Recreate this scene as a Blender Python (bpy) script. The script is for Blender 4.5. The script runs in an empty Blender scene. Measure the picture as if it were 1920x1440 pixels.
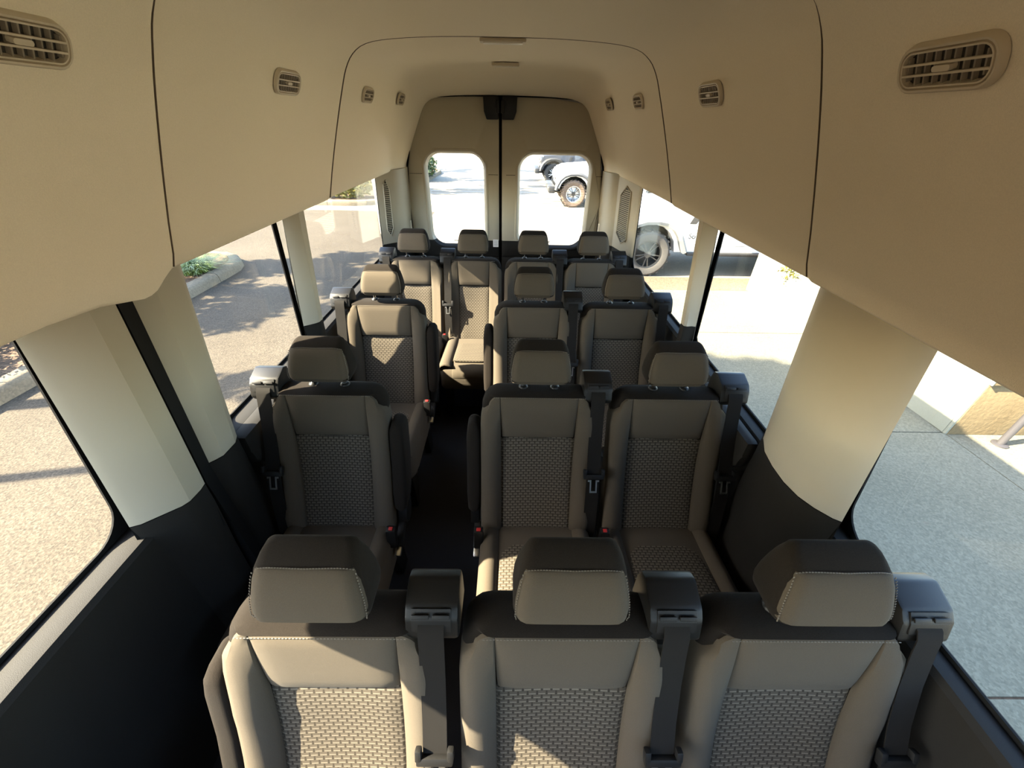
import bpy, bmesh, math, random
from mathutils import Vector, Matrix
random.seed(7)
S = bpy.context.scene
COL = S.collection
PI = math.pi

# ------------------------------------------------------------------ camera
def cam_axes(pitch, yaw, roll):
    p, y, r = map(math.radians, (pitch, yaw, roll))
    fw = Vector((math.sin(y)*math.cos(p), math.cos(y)*math.cos(p), -math.sin(p)))
    rt = Vector((math.cos(y), -math.sin(y), 0))
    up = rt.cross(fw)
    return rt*math.cos(r)+up*math.sin(r), up*math.cos(r)-rt*math.sin(r), fw
_rt, _up, _fw = cam_axes(34.6, 0.7, 1.15)
cd = bpy.data.cameras.new('camera'); cam = bpy.data.objects.new('camera', cd); COL.objects.link(cam)
m = Matrix((_rt, _up, -_fw)).transposed().to_4x4(); m.translation = Vector((0.04, 0, 1.72))
cam.matrix_world = m
cd.sensor_fit = 'HORIZONTAL'; cd.sensor_width = 36; cd.lens = 13.5; cd.clip_start = .02; cd.clip_end = 500
S.camera = cam
# ------------------------------------------------------------------ sky, sun, exposure
SUN_DIR = Vector((1.33, .23, -1.0)).normalized()
w = bpy.data.worlds.new('sky'); S.world = w; w.use_nodes = True
wn = w.node_tree; bg = wn.nodes['Background']
sk = wn.nodes.new('ShaderNodeTexSky'); sk.sky_type = 'NISHITA'; sk.sun_disc = False
sk.sun_elevation = math.asin(-SUN_DIR.z); sk.sun_rotation = math.atan2(-SUN_DIR.x, -SUN_DIR.y) % (2*PI)
sk.air_density = 1.0; sk.dust_density = 1.5; sk.ozone_density = 1.0
wn.links.new(sk.outputs[0], bg.inputs[0]); bg.inputs[1].default_value = 0.19
sl = bpy.data.lights.new('sun', 'SUN'); sun = bpy.data.objects.new('sun', sl); COL.objects.link(sun)
sl.energy = 7.4; sl.angle = math.radians(.53); sl.color = (1.0, .865, .665)
sun.rotation_euler = SUN_DIR.to_track_quat('-Z', 'Y').to_euler(); sun.location = (-20, -4, 18)
vs = S.view_settings
vs.view_transform = 'Standard'; vs.look = 'None'; vs.gamma = 1; vs.exposure = 3.3
vs.use_curve_mapping = False
S.cycles.max_bounces = 14; S.cycles.diffuse_bounces = 8; S.cycles.transparent_max_bounces = 24
S.cycles.caustics_reflective = False; S.cycles.caustics_refractive = False

# ------------------------------------------------------------------ materials
MATS = {}
def lin(c): return tuple(c)+(1,)
def mat(name, col, rough=.6, metal=0, spec=.5, bump=0, bscale=300, var=0, vscale=40, sheen=0, coat=0):
    if name in MATS: return MATS[name]
    M = bpy.data.materials.new(name); M.use_nodes = True; N = M.node_tree.nodes; L = M.node_tree.links
    b = N['Principled BSDF']
    b.inputs['Base Color'].default_value = lin(col); b.inputs['Roughness'].default_value = rough
    b.inputs['Metallic'].default_value = metal; b.inputs['Specular IOR Level'].default_value = spec
    b.inputs['Sheen Weight'].default_value = sheen; b.inputs['Coat Weight'].default_value = coat
    tc = N.new('ShaderNodeTexCoord')
    if var:
        n = N.new('ShaderNodeTexNoise'); n.inputs['Scale'].default_value = vscale; n.inputs['Detail'].default_value = 5
        L.new(tc.outputs['Object'], n.inputs['Vector'])
        r = N.new('ShaderNodeMapRange'); r.inputs[3].default_value = 1-var; r.inputs[4].default_value = 1+var
        r.inputs[1].default_value = .25; r.inputs[2].default_value = .75
        L.new(n.outputs['Fac'], r.inputs[0])
        mx = N.new('ShaderNodeVectorMath'); mx.operation = 'SCALE'; mx.inputs[0].default_value = col
        L.new(r.outputs[0], mx.inputs['Scale']); L.new(mx.outputs[0], b.inputs['Base Color'])
    if bump:
        n2 = N.new('ShaderNodeTexNoise'); n2.inputs['Scale'].default_value = bscale; n2.inputs['Detail'].default_value = 3
        L.new(tc.outputs['Object'], n2.inputs['Vector'])
        bp = N.new('ShaderNodeBump'); bp.inputs['Strength'].default_value = bump; bp.inputs['Distance'].default_value = .002
        L.new(n2.outputs['Fac'], bp.inputs['Height']); L.new(bp.outputs[0], b.inputs['Normal'])
    MATS[name] = M; return M
def woven():
    M = bpy.data.materials.new('woven_basket_fabric'); M.use_nodes = True; N = M.node_tree.nodes; L = M.node_tree.links
    b = N['Principled BSDF']; b.inputs['Roughness'].default_value = .9; b.inputs['Specular IOR Level'].default_value = .1
    uv = N.new('ShaderNodeUVMap'); sp = N.new('ShaderNodeSeparateXYZ'); L.new(uv.outputs[0], sp.inputs[0])
    def mth(op, a, b2=None, c=None):
        n = N.new('ShaderNodeMath'); n.operation = op
        for i, x in enumerate((a, b2, c)):
            if x is None: continue
            if isinstance(x, (int, float)): n.inputs[i].default_value = x
            else: L.new(x, n.inputs[i])
        return n.outputs[0]
    v = mth('DIVIDE', sp.outputs[1], .0105); u = mth('DIVIDE', sp.outputs[0], .0195)
    row = mth('FLOOR', v); par = mth('MODULO', mth('ABSOLUTE', row), 2)
    u2 = mth('MULTIPLY_ADD', par, .5, u); fu = mth('FRACT', u2); fv = mth('FRACT', v)
    du = mth('ABSOLUTE', mth('SUBTRACT', fu, .5)); dv = mth('ABSOLUTE', mth('SUBTRACT', fv, .28))
    dash = mth('MULTIPLY', mth('LESS_THAN', du, .36), mth('LESS_THAN', dv, .13))
    blk = mth('GREATER_THAN', du, .40)
    c1 = N.new('ShaderNodeMix'); c1.data_type = 'RGBA'
    c1.inputs[6].default_value = (.056, .0468, .035, 1); c1.inputs[7].default_value = (.030, .025, .0188, 1); L.new(blk, c1.inputs[0])
    c2 = N.new('ShaderNodeMix'); c2.data_type = 'RGBA'; c2.inputs[7].default_value = (.128, .109, .083, 1)
    L.new(c1.outputs[2], c2.inputs[6]); L.new(dash, c2.inputs[0]); L.new(c2.outputs[2], b.inputs['Base Color'])
    h = mth('ADD', mth('MULTIPLY', dash, .8), mth('MULTIPLY', blk, -.5))
    bp = N.new('ShaderNodeBump'); bp.inputs['Strength'].default_value = .5; bp.inputs['Distance'].default_value = .0015
    L.new(h, bp.inputs['Height']); L.new(bp.outputs[0], b.inputs['Normal'])
    return M
def glass(name, tint=.9):
    M = bpy.data.materials.new(name); M.use_nodes = True; N = M.node_tree.nodes; L = M.node_tree.links
    N.remove(N['Principled BSDF'])
    tr = N.new('ShaderNodeBsdfTransparent'); tr.inputs[0].default_value = (tint*.985, tint, tint*.985, 1)
    gl = N.new('ShaderNodeBsdfGlossy'); gl.inputs['Roughness'].default_value = .0; gl.inputs[0].default_value = (1, 1, 1, 1)
    ge = N.new('ShaderNodeNewGeometry'); dt = N.new('ShaderNodeVectorMath'); dt.operation = 'DOT_PRODUCT'
    L.new(ge.outputs['Normal'], dt.inputs[0]); L.new(ge.outputs['Incoming'], dt.inputs[1])
    ab = N.new('ShaderNodeMath'); ab.operation = 'ABSOLUTE'; L.new(dt.outputs['Value'], ab.inputs[0])
    om = N.new('ShaderNodeMath'); om.operation = 'SUBTRACT'; om.inputs[0].default_value = 1; L.new(ab.outputs[0], om.inputs[1])
    pw = N.new('ShaderNodeMath'); pw.operation = 'POWER'; L.new(om.outputs[0], pw.inputs[0]); pw.inputs[1].default_value = 5
    fr = N.new('ShaderNodeMath'); fr.operation = 'MULTIPLY_ADD'; L.new(pw.outputs[0], fr.inputs[0]); fr.inputs[1].default_value = .8; fr.inputs[2].default_value = .022
    mx = N.new('ShaderNodeMixShader'); L.new(fr.outputs[0], mx.inputs[0]); L.new(tr.outputs[0], mx.inputs[1]); L.new(gl.outputs[0], mx.inputs[2])
    L.new(mx.outputs[0], N['Material Output'].inputs[0]); return M

FAB_D = mat('dark_seat_fabric', (.0120, .0096, .0075), .95, spec=.06, bump=.25, bscale=900, var=.35, vscale=700, sheen=.02)
FAB_L = mat('grey_seat_fabric', (.061, .050, .0365), .95, spec=.1, bump=.2, bscale=1200, var=.12, vscale=800, sheen=.02)
FAB_W = woven()
BLK = mat('black_plastic', (.006, .0058, .0055), .42, spec=.25, bump=.1, bscale=700)
BLK2 = mat('grained_black_plastic', (.0085, .0082, .008), .5, spec=.22, bump=.15, bscale=600)
WEB = mat('belt_webbing', (.0095, .0085, .0075), .85, spec=.12, bump=.3, bscale=1500)
CHR = mat('chrome', (.75, .75, .76), .18, 1)
STEEL = mat('brushed_steel', (.62, .62, .60), .3, 1)
RED = mat('red_button', (.30, .012, .012), .4)
THR = mat('pale_thread', (.12, .105, .085), .8)
HEAD = mat('headliner_cloth', (.80, .72, .58), .95, bump=.35, bscale=900, var=.05, vscale=500)
TRIM = mat('beige_trim', (.35, .312, .238), .55, bump=.1, bscale=900)
VENT = mat('vent_plastic', (.52, .45, .34), .5)
VANE = mat('vent_vane', (.20, .165, .12), .6)
DUCT = mat('vent_duct', (.022, .018, .014), .8)
DARK = mat('charcoal_trim', (.0145, .0132, .0115), .7, spec=.14, bump=.25, bscale=700)
CARPET = mat('dark_carpet', (.014, .014, .016), 1, bump=.6, bscale=900, var=.4, vscale=500)
NAVY = mat('navy_box', (.022, .027, .065), .6)
RUB = mat('black_rubber', (.008, .008, .008), .8, spec=.1)
PAINT = mat('body_paint', (.6, .6, .6), .4)
GLASS = glass('window_glass', .965)
WHITE = mat('white_sticker', (.75, .73, .70), .6)
INK = mat('grey_ink', (.25, .25, .25), .6)
LENS = mat('lamp_lens', (.72, .68, .6), .35)
WPAINT = mat('white_car_paint', (.80, .80, .78), .35, coat=.5)
GPAINT = mat('dark_car_paint', (.03, .034, .045), .3, coat=.5)
CARBLK = mat('car_black_plastic', (.014, .014, .014), .6)
CGLASS = mat('car_glass', (.02, .025, .03), .05, spec=.8)
TIRE = mat('tire_rubber', (.025, .024, .022), .85)
TIRED = mat('dusty_tire_rubber', (.10, .07, .048), .95, var=.3, vscale=30)
RIMS = mat('rim_silver', (.6, .6, .6), .3, .8)
RIMD = mat('rim_dark', (.03, .03, .03), .4, .5)

# ------------------------------------------------------------------ mesh helpers
class MB:
    def __init__(s): s.v = []; s.f = []; s.uv = None
    def box(s, c, d, rot=None, bev=0, seg=2):
        bm = bmesh.new(); bmesh.ops.create_cube(bm, size=1)
        bmesh.ops.scale(bm, vec=d, verts=bm.verts)
        if bev: bmesh.ops.bevel(bm, geom=bm.edges[:], offset=bev, segments=seg, profile=.6, affect='EDGES')
        M = Matrix.Translation(c)
        if rot is not None: M = M @ rot
        s.bm(bm, M); return s
    def bm(s, bm, M=Matrix()):
        o = len(s.v); bm.verts.ensure_lookup_table()
        for v in bm.verts: s.v.append(tuple(M @ v.co))
        for f in bm.faces: s.f.append([o+x.index for x in f.verts])
        bm.free(); return s
    def loft(s, rings, cap=True, close=True):
        o = len(s.v); n = len(rings[0])
        for r in rings: s.v += [tuple(p) for p in r]
        for i in range(len(rings)-1):
            for j in range(n if close else n-1):
                k = (j+1) % n
                s.f.append([o+i*n+j, o+i*n+k, o+(i+1)*n+k, o+(i+1)*n+j])
        if cap and close:
            s.f.append([o+j for j in range(n)][::-1]); e = o+(len(rings)-1)*n
            s.f.append([e+j for j in range(n)])
        return s
    def tube(s, path, r, n=8, cap=True):
        P = [Vector(p) for p in path]; rings = []; up = None
        for i, p in enumerate(P):
            t = (P[min(i+1, len(P)-1)]-P[max(i-1, 0)]).normalized()
            a = t.orthogonal().normalized() if up is None else (up - t*up.dot(t)).normalized()
            up = a; b = t.cross(a); rr = r[i] if isinstance(r, (list, tuple)) else r
            rings.append([p+(a*math.cos(2*PI*k/n)+b*math.sin(2*PI*k/n))*rr for k in range(n)])
        return s.loft(rings, cap)
    def ribbon(s, path, width, th, wx=Vector((1, 0, 0))):
        P = [Vector(p) for p in path]; rings = []
        for i, p in enumerate(P):
            t = (P[min(i+1, len(P)-1)]-P[max(i-1, 0)]).normalized(); n = t.cross(wx).normalized()*th/2; ww = wx*width/2
            rings.append([p-ww-n, p+ww-n, p+ww+n, p-ww+n])
        return s.loft(rings)
    def prism(s, poly, axis, a, b):
        def P(p, h):
            if axis == 'x': return (h, p[0], p[1])
            if axis == 'y': return (p[0], h, p[1])
            return (p[0], p[1], h)
        return s.loft([[P(p, a) for p in poly], [P(p, b) for p in poly]])
    def disc(s, c, r, th, axis='x', n=20):
        poly = [(math.cos(2*PI*k/n)*r, math.sin(2*PI*k/n)*r) for k in range(n)]
        o = len(s.v); s.prism(poly, axis, -th/2, th/2)
        for i in range(o, len(s.v)): s.v[i] = tuple(Vector(s.v[i])+Vector(c))
        return s
    def lathe(s, prof, c, axis='y', n=28, cap=False):
        rings = []
        for r, h in prof:
            ring = []
            for k in range(n):
                a = 2*PI*k/n; x, y = r*math.cos(a), r*math.sin(a)
                ring.append(Vector((x, h, y) if axis == 'y' else (x, y, h) if axis == 'z' else (h, x, y))+Vector(c))
            rings.append(ring)
        return s.loft(rings, cap)
    def mesh(s, name, mt, ang=35, bev=0):
        me = bpy.data.meshes.new(name); me.from_pydata(s.v, [], s.f)
        bm = bmesh.new(); bm.from_mesh(me); bmesh.ops.recalc_face_normals(bm, faces=bm.faces)
        if bev: bmesh.ops.bevel(bm, geom=bm.edges[:], offset=bev, segments=2, profile=.6, affect='EDGES', clamp_overlap=True)
        bm.to_mesh(me); bm.free()
        me.materials.append(mt)
        me.polygons.foreach_set('use_smooth', [True]*len(me.polygons))
        me.set_sharp_from_angle(angle=math.radians(ang))
        if s.uv and not bev:
            ul = me.uv_layers.new(name='UVMap')
            for l in me.loops: ul.data[l.index].uv = s.uv[l.vertex_index]
        return me
    def build(s, name, mt, parent=None, ang=35, bev=0, **kw):
        return link(name, s.mesh(name, mt, ang, bev), parent, **kw)
def link(name, me, parent=None, **kw):
    o = bpy.data.objects.new(name, me); COL.objects.link(o)
    if parent: o.parent = parent
    for k, v in kw.items(): o[k] = v
    return o
def thing(name, label, cat, loc=(0, 0, 0), rz=0, group=None):
    o = bpy.data.objects.new(name, None); COL.objects.link(o); o.empty_display_size = .1
    o.location = loc; o.rotation_euler = (0, 0, rz); o['label'] = label; o['category'] = cat
    if group: o['group'] = group
    return o
def struct(name):
    o = bpy.data.objects.new(name, None); COL.objects.link(o); o['kind'] = 'structure'; return o
def interp(tab, x):
    if x <= tab[0][0]: return tab[0][1]
    for (a, p), (b, q) in zip(tab, tab[1:]):
        if x <= b:
            t = (x-a)/(b-a); return p+(q-p)*t
    return tab[-1][1]
def sstep(a, b, x):
    t = max(0, min(1, (x-a)/(b-a))); return t*t*(3-2*t)
def rrect(hx, hy, r, n=5, cx=0, cy=0):
    r = min(r, hx*.999, hy*.999); out = []
    for (sx, sy, a0) in ((1, 1, 0), (-1, 1, 90), (-1, -1, 180), (1, -1, 270)):
        for k in range(n):
            a = math.radians(a0+90*k/(n-1)); out.append((cx+sx*(hx-r)+r*math.cos(a), cy+sy*(hy-r)+r*math.sin(a)))
    return out
def pillow(fn, nu, nv, push, puff, k=0.0, uvfn=None, pu=14):
    """padded panel: fn(u,v in -1..1)->(x,y,z) on the carrier; push = vector out of the carrier; rim sinks back"""
    mb = MB(); mb.uv = []
    push = Vector(push)
    def samp(i, n):
        return (-1, -.992, -.965, -.91)[i] if i < 4 else (1, .992, .965, .91)[n-i] if n-i < 4 else -.91+1.82*(i-3)/(n-6)
    for j in range(nv+1):
        for i in range(nu+1):
            u = samp(i, nu); v = samp(j, nv)
            uu = u*(1-k*abs(v)**6); vv = v*(1-k*abs(u)**6)
            p = Vector(fn(uu, vv)); h = (1-abs(u)**pu)*(1-abs(v)**pu)
            if i in (0, nu) or j in (0, nv): h = -.7
            mb.v.append(tuple(p+push*puff*h)); mb.uv.append(uvfn(uu, vv) if uvfn else (u, v))
    for j in range(nv):
        for i in range(nu):
            a = j*(nu+1)+i; mb.f.append([a, a+1, a+nu+2, a+nu+1])
    return mb

# ------------------------------------------------------------------ ground and outdoors shell
GZ = -.70
def ground_mat(name, col, col2, speck, vs_, bump=.5, rough=.95):
    M = bpy.data.materials.new(name); M.use_nodes = True; N = M.node_tree.nodes; L = M.node_tree.links
    b = N['Principled BSDF']; b.inputs['Roughness'].default_value = rough; b.inputs['Specular IOR Level'].default_value = .2
    tc = N.new('ShaderNodeTexCoord')
    n1 = N.new('ShaderNodeTexNoise'); n1.inputs['Scale'].default_value = .8; n1.inputs['Detail'].default_value = 6
    n2 = N.new('ShaderNodeTexVoronoi'); n2.inputs['Scale'].default_value = vs_
    n3 = N.new('ShaderNodeTexNoise'); n3.inputs['Scale'].default_value = vs_*.6; n3.inputs['Detail'].default_value = 4
    for n in (n1, n2, n3): L.new(tc.outputs['Object'], n.inputs['Vector'])
    r = N.new('ShaderNodeMapRange'); r.inputs[1].default_value = .3; r.inputs[2].default_value = .7; L.new(n1.outputs['Fac'], r.inputs[0])
    mx = N.new('ShaderNodeMix'); mx.data_type = 'RGBA'; mx.inputs[6].default_value = lin(col); mx.inputs[7].default_value = lin(col2)
    L.new(r.outputs[0], mx.inputs[0])
    sep = N.new('ShaderNodeSeparateColor'); L.new(n2.outputs['Color'], sep.inputs[0])
    r2 = N.new('ShaderNodeMapRange'); r2.inputs[3].default_value = 1-speck; r2.inputs[4].default_value = 1+speck; L.new(sep.outputs[0], r2.inputs[0])
    r3 = N.new('ShaderNodeMapRange'); r3.inputs[1].default_value = .3; r3.inputs[2].default_value = .7
    r3.inputs[3].default_value = 1-speck*.7; r3.inputs[4].default_value = 1+speck*.7; L.new(n3.outputs['Fac'], r3.inputs[0])
    mm = N.new('ShaderNodeMath'); mm.operation = 'MULTIPLY'; L.new(r2.outputs[0], mm.inputs[0]); L.new(r3.outputs[0], mm.inputs[1])
    sc = N.new('ShaderNodeVectorMath'); sc.operation = 'SCALE'; L.new(mx.outputs[2], sc.inputs[0]); L.new(mm.outputs[0], sc.inputs['Scale'])
    L.new(sc.outputs[0], b.inputs['Base Color'])
    bp = N.new('ShaderNodeBump'); bp.inputs['Strength'].default_value = bump; bp.inputs['Distance'].default_value = .01
    L.new(n3.outputs['Fac'], bp.inputs['Height']); L.new(bp.outputs[0], b.inputs['Normal'])
    return M
ASPH = ground_mat('worn_asphalt', (.040, .0315, .021), (.052, .042, .0295), .34, 90)
CONC = ground_mat('pale_concrete', (.15, .133, .104), (.18, .162, .128), .10, 60, .3)
WALK = ground_mat('grey_driveway', (.103, .095, .066), (.127, .118, .085), .16, 80, .4)
DIRT = ground_mat('brown_paving', (.095, .064, .042), (.12, .085, .057), .25, 60)
MULCH = ground_mat('bark_mulch', (.06, .036, .021), (.10, .062, .037), .6, 45, 1.0)
STUC = ground_mat('white_stucco', (.20, .195, .148), (.225, .22, .17), .03, 120, .2)
CURB = ground_mat('curb_concrete', (.105, .083, .054), (.13, .105, .072), .15, 60, .3)
def slab(name, x0, x1, y0, y1, z, mt, parent=None, **kw):
    return MB().box(((x0+x1)/2, (y0+y1)/2, z-.05), (x1-x0, y1-y0, .1)).build(name, mt, parent, **kw)
ground = struct('ground')
slab('asphalt_lane', -60, -2.3, -40, 12.9, GZ, ASPH, ground)
slab('asphalt_stand', -2.3, 1.1, -40, 4.6, GZ, ASPH, ground)
slab('concrete_stand', -2.3, 1.1, 4.6, 12.9, GZ, CONC, ground)
slab('concrete_yard', -60, 60, 12.9, 120, GZ, CONC, ground)
slab('concrete_apron', 7.5, 60, -40, 12.9, GZ, CONC, ground)
for i in range(2):
    for k in range(8):
        x0 = 1.1+i*3.15; y0 = 2.78+(k-5)*2.07; y1 = min(y0+2.07, 6.49)
        if y1 > y0: slab('concrete_slab', x0+.006, x0+3.144, y0+.006, y1-.006, GZ, WALK, ground)
slab('slab_bed', 1.1, 7.5, -40, 12.9, GZ-.012, DIRT, ground)
slab('brown_strip', 1.1, 7.5, 6.49, 7.15, GZ, DIRT, ground)
slab('parking_bay', 1.1, 7.5, 7.15, 12.9, GZ, CONC, ground)
slab('front_yard', 1.1, 7.5, -40, -7.57, GZ, WALK, ground)

# ------------------------------------------------------------------ the van: floor, walls, roof
fl = MB().box((0, .85, -.03), (1.94, 4.7, .06)).build('floor', CARPET, kind='structure')
trim_riser = MB().box((-.01, 2.67, .098), (1.66, .95, .195), bev=.012).build('trim_1', NAVY, kind='structure')

def xg(z): return .955-(z-.823)*.054           # the glass leans in
def wall_prof(s, xi):
    return [(s*p, q) for p, q in ((.978, .812), (.965, .816), (.955, .820), (xi+.030, .826), (xi+.010, .824), (xi, .812), (xi+.001, .74), (xi+.012, .60), (xi+.02, .12), (xi+.015, 0.0),
            (.995, 0), (.995, .76))]
wl = struct('wall_left'); wr = struct('wall_right')
def wall_piece(name, s, xi0, xi1, y0, y1, parent, mt=DARK, n=6):
    rings = []
    for i in range(n+1):
        t = i/n; y = y0+(y1-y0)*t; xi = xi0+(xi1-xi0)*t
        rings.append([(p[0], y, p[1]) for p in wall_prof(s, xi)])
    return MB().loft(rings).build(name, mt, parent)
wall_piece('sliding_door_panel', -1, .872, .872, -1.5, .775, wl)
wall_piece('quarter_panel', -1, .880, .884, .805, 3.2, wl)
wall_piece('side_panel', 1, .898, .900, -1.5, 3.2, wr)
for s, par in ((-1, wl), (1, wr)):
    MB().prism([(s*.995, -.42), (s*1.02, -.42), (s*1.02, .75), (s*.990, .800), (s*.980, .795), (s*.995, .75)], 'y', -1.5, 3.24).build('outer_skin', PAINT, par)
    MB().prism([(s*(xg(1.41)+.010), 1.41), (s*(xg(1.48)+.010), 1.485), (s*.84, 1.50), (s*.96, 1.50), (s*(xg(1.41)+.035), 1.41)], 'y', -1.5, 3.2).build('window_header', RUB, par)
    # raised ledge of the quarter trim behind the pillar, with a rounded pocket under it
    MB().prism([(.955, .826), (.955, .76), (.965, .71), (.99, .675), (1.03, .655), (1.10, .645), (1.20, .65), (1.27, .67), (1.32, .73), (1.34, .826)], 'x', s*(.838 if s < 0 else .855), s*.90).build('trim_ledge', DARK, par, bev=.018)
for s, par in ((-1, wl), (1, wr)):
    MB().box((s*.93, -1.12, 1.2), (.06, .10, .75)).build('cab_pillar', TRIM, par)
    MB().box((s*.93, -1.75, .45), (.06, .5, .9)).build('cab_door', DARK, par)
wf = struct('wall_front')
MB().prism([(-1.5, -.03), (-1.9, -.03), (-1.9, 1.0), (-1.75, 1.04), (-1.45, .98), (-1.40, .80), (-1.5, .6)], 'x', -.97, .97).build('dashboard', DARK, wf)
MB().prism([(-1.9, 1.55), (-1.86, 1.50), (-1.4, 1.86), (-1.4, 2.09), (-1.9, 2.09)], 'x', -.9, .9).build('overhead_shelf', HEAD, wf)
# roof shell and headliner
HP = [(.93, 1.445), (.80, 1.418), (.772, 1.412), (.762, 1.42), (.752, 1.45), (.729, 1.52), (.70, 1.60), (.658, 1.71), (.617, 1.81), (.59, 1.868), (.555, 1.912), (.50, 1.942), (.40, 1.957), (.22, 1.966)]
_c = HP[5:]+[(0, 1.968), (-.22, 1.966)]; _q = []
for i in range(1, len(_c)-2):                 # smooth the shoulder of the section
    p0, p1, p2, p3 = (Vector(_c[i+k]) for k in (-1, 0, 1, 2))
    for k in range(3):
        t = k/3; q = .5*((2*p1)+(p2-p0)*t+(2*p0-5*p1+4*p2-p3)*t*t+(3*p1-p0-3*p2+p3)*t**3); _q.append((q.x, q.y))
HP = HP[:6]+_q
HP = HP+[(0, 1.968)]+[(-x, z) for x, z in HP[::-1]]
ceil = struct('ceiling')
OUT = [(-.96, 1.45), (-.93, 1.75), (-.88, 1.98), (-.78, 2.06), (-.5, 2.10), (0, 2.115), (.5, 2.10), (.78, 2.06), (.88, 1.98), (.93, 1.75), (.96, 1.45), (.935, 1.45), (.905, 1.75), (.855, 1.965), (.77, 2.035), (.5, 2.075), (0, 2.09), (-.5, 2.075), (-.77, 2.035), (-.855, 1.965), (-.905, 1.75), (-.935, 1.45)]
MB().prism(OUT, 'y', -1.9, 3.36).build('roof_skin', PAINT, ceil)
def hl_ring(y, e, rear=False, dip=False):
    k = sstep(2.945, 3.14, y) if rear else 0
    sx = 1-.085*k; dz = .128*sstep(2.76, 3.14, y) if rear else 0
    out = []
    for x, z in HP:
        zz = z
        if z > 1.44: xx = x-(min(e, abs(x))*(1 if x > 0 else -1)*min(1, abs(x)/.3) if x else 0)
        else: xx = x-e*.7*(1 if x > 0 else -1)
        zz = z-(e if e > 0 else .35*e)*sstep(1.75, 1.95, z)
        if dz: zz -= dz*max(0, (z-1.45)/.518)
        if dip and x < -.70 and z < 1.46:
            d = .030*sstep(.66, .79, y)*(1-sstep(.82, .905, y)); zz -= d*(1-abs(z-1.412)/.05 if z > 1.412 else 1)
        out.append((xx*(sx if abs(x) < .9 else 1), y, zz))
    return out
def headliner(name, y0, y1, off, rear=False, dip=False, n=24):
    ys = [y0+(y1-y0)*i/n for i in range(n+1)]
    if dip: ys = ys[:-2]+[.80, .82, .84, .855, .87, .882]
    if rear: rings = [hl_ring(y, off, True) for y in ys]
    else:
        rings = [hl_ring(y, off, False, dip) for y in ys[:-1] if y < y1-.022]
        rings += [hl_ring(y1-q, off-e, False, dip) for q, e in ((.02, 0), (.010, .002), (.003, .006), (0, .012), (0, .03))]
    return MB().loft(rings, cap=False, close=False).build(name, HEAD, ceil, ang=60)
headliner('headliner_panel', -1.5, .905, .018, dip=True)
headliner('headliner_panel', .86, 1.875, .004)
headliner('headliner_panel', 1.80, 3.16, -.014, rear=True)

def gap_line(y, off, r, mt, skip):
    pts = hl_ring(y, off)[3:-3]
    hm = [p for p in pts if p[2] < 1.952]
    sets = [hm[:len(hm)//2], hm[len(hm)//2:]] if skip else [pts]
    for q in sets: MB().tube(q, r, 6).build('gap_shade_line', mt, ceil, ang=80)
GAP_SHADE = mat('headliner_gap_shade', (.09, .065, .045), .9)  # dark tube drawn in as the shadow line of the headliner panel gaps
gap_line(1.8765, -.001, .0034, GAP_SHADE, 0); gap_line(.9065, .010, .0024, GAP_SHADE, 1)
# ------------------------------------------------------------------ side windows and pillars
def window(n, s, y0, y1, z0=.826, z1=1.48, r=.075, slant=0.0):
    root = struct('window_%d' % n)
    def P(y, z, off=0): return (s*(xg(z)+off), y+slant*(z-z0), z)
    cy, cz, hy, hz = (y0+y1)/2, (z0+z1)/2, (y1-y0)/2, (z1-z0)/2
    MB().loft([[P(y, z, o) for y, z in rrect(hy, hz, .02, 3, cy, cz)] for o in (.002, .006)]).build('glass_pane', GLASS, root)
    inn = rrect(hy-.004, hz-.006, r, 8, cy, cz); out = rrect(hy+.03, hz+.012, .004, 8, cy, cz)
    MB().loft([[P(y, z, -.004) for y, z in out], [P(y, z, -.004) for y, z in inn], [P(y, z, .001) for y, z in inn], [P(y, z, .001) for y, z in out], [P(y, z, -.004) for y, z in out]], cap=False).build('rubber_seal', RUB, root)
    return root
window(1, -1, -.75, .610, slant=.107); window(2, -1, 1.0, 1.668, slant=.14); window(3, -1, 1.675, 3.08)
window(4, 1, -.75, .640, slant=.125); window(5, 1, .95, 1.672, slant=.10); window(6, 1, 1.69, 2.86)
def pillar(n, bot, top, zb=.80, zt=1.46, mt=TRIM, name='pillar_cover', bev=0):
    root = struct('trim_%d' % n)
    N_ = 8; rings = []
    for i in range(N_+1):
        t = i/N_; z = zb+(zt-zb)*t
        rings.append([(a[0]+(b[0]-a[0])*t, a[1]+(b[1]-a[1])*t, z) for a, b in zip(bot, top)])
    MB().loft(rings).build(name, mt, root, ang=28); return root
def split_pillar(n, bot, top, zs=.872):
    """beige pillar cover standing on the dark lower trim: below zs the same section in charcoal"""
    def at(z, e=0):
        t = (z-.0)/(1.46)
        return None
    root = struct('trim_%d' % n)
    def ring(z, e=0):
        t = (z-.86)/(1.46-.86); cx = sum(p[0] for p in bot)/len(bot); cy = sum(p[1] for p in bot)/len(bot)
        return [(a[0]+(b[0]-a[0])*t+(e if a[0] < cx else -e)*0, a[1]+(b[1]-a[1])*t, z) for a, b in zip(bot, top)]
    zz = [zs]+[zs+(1.46-zs)*i/6 for i in range(1, 7)]
    MB().loft([ring(z)[1:-1] for z in zz]).build('pillar_cover', TRIM, root, ang=25)
    MB().loft([[r[i] for i in (0, 1, -2, -1)] for r in (ring(.70), ring(1.46))]).build('window_edge', RUB, root)
    def low(z):
        b = ring(zs-.003)[1:-1]; k = sstep(zs, .45, z); s = 1 if b[0][0] > 0 else -1
        return [(p[0]+s*.03*k if abs(p[0]) < .88 else p[0], p[1], z) for p in b]
    MB().loft([low(z) for z in (zs-.003, .8, .7, .6, .45, .02)]).build('pillar_base', DARK, root, ang=40)
    return root
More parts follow.
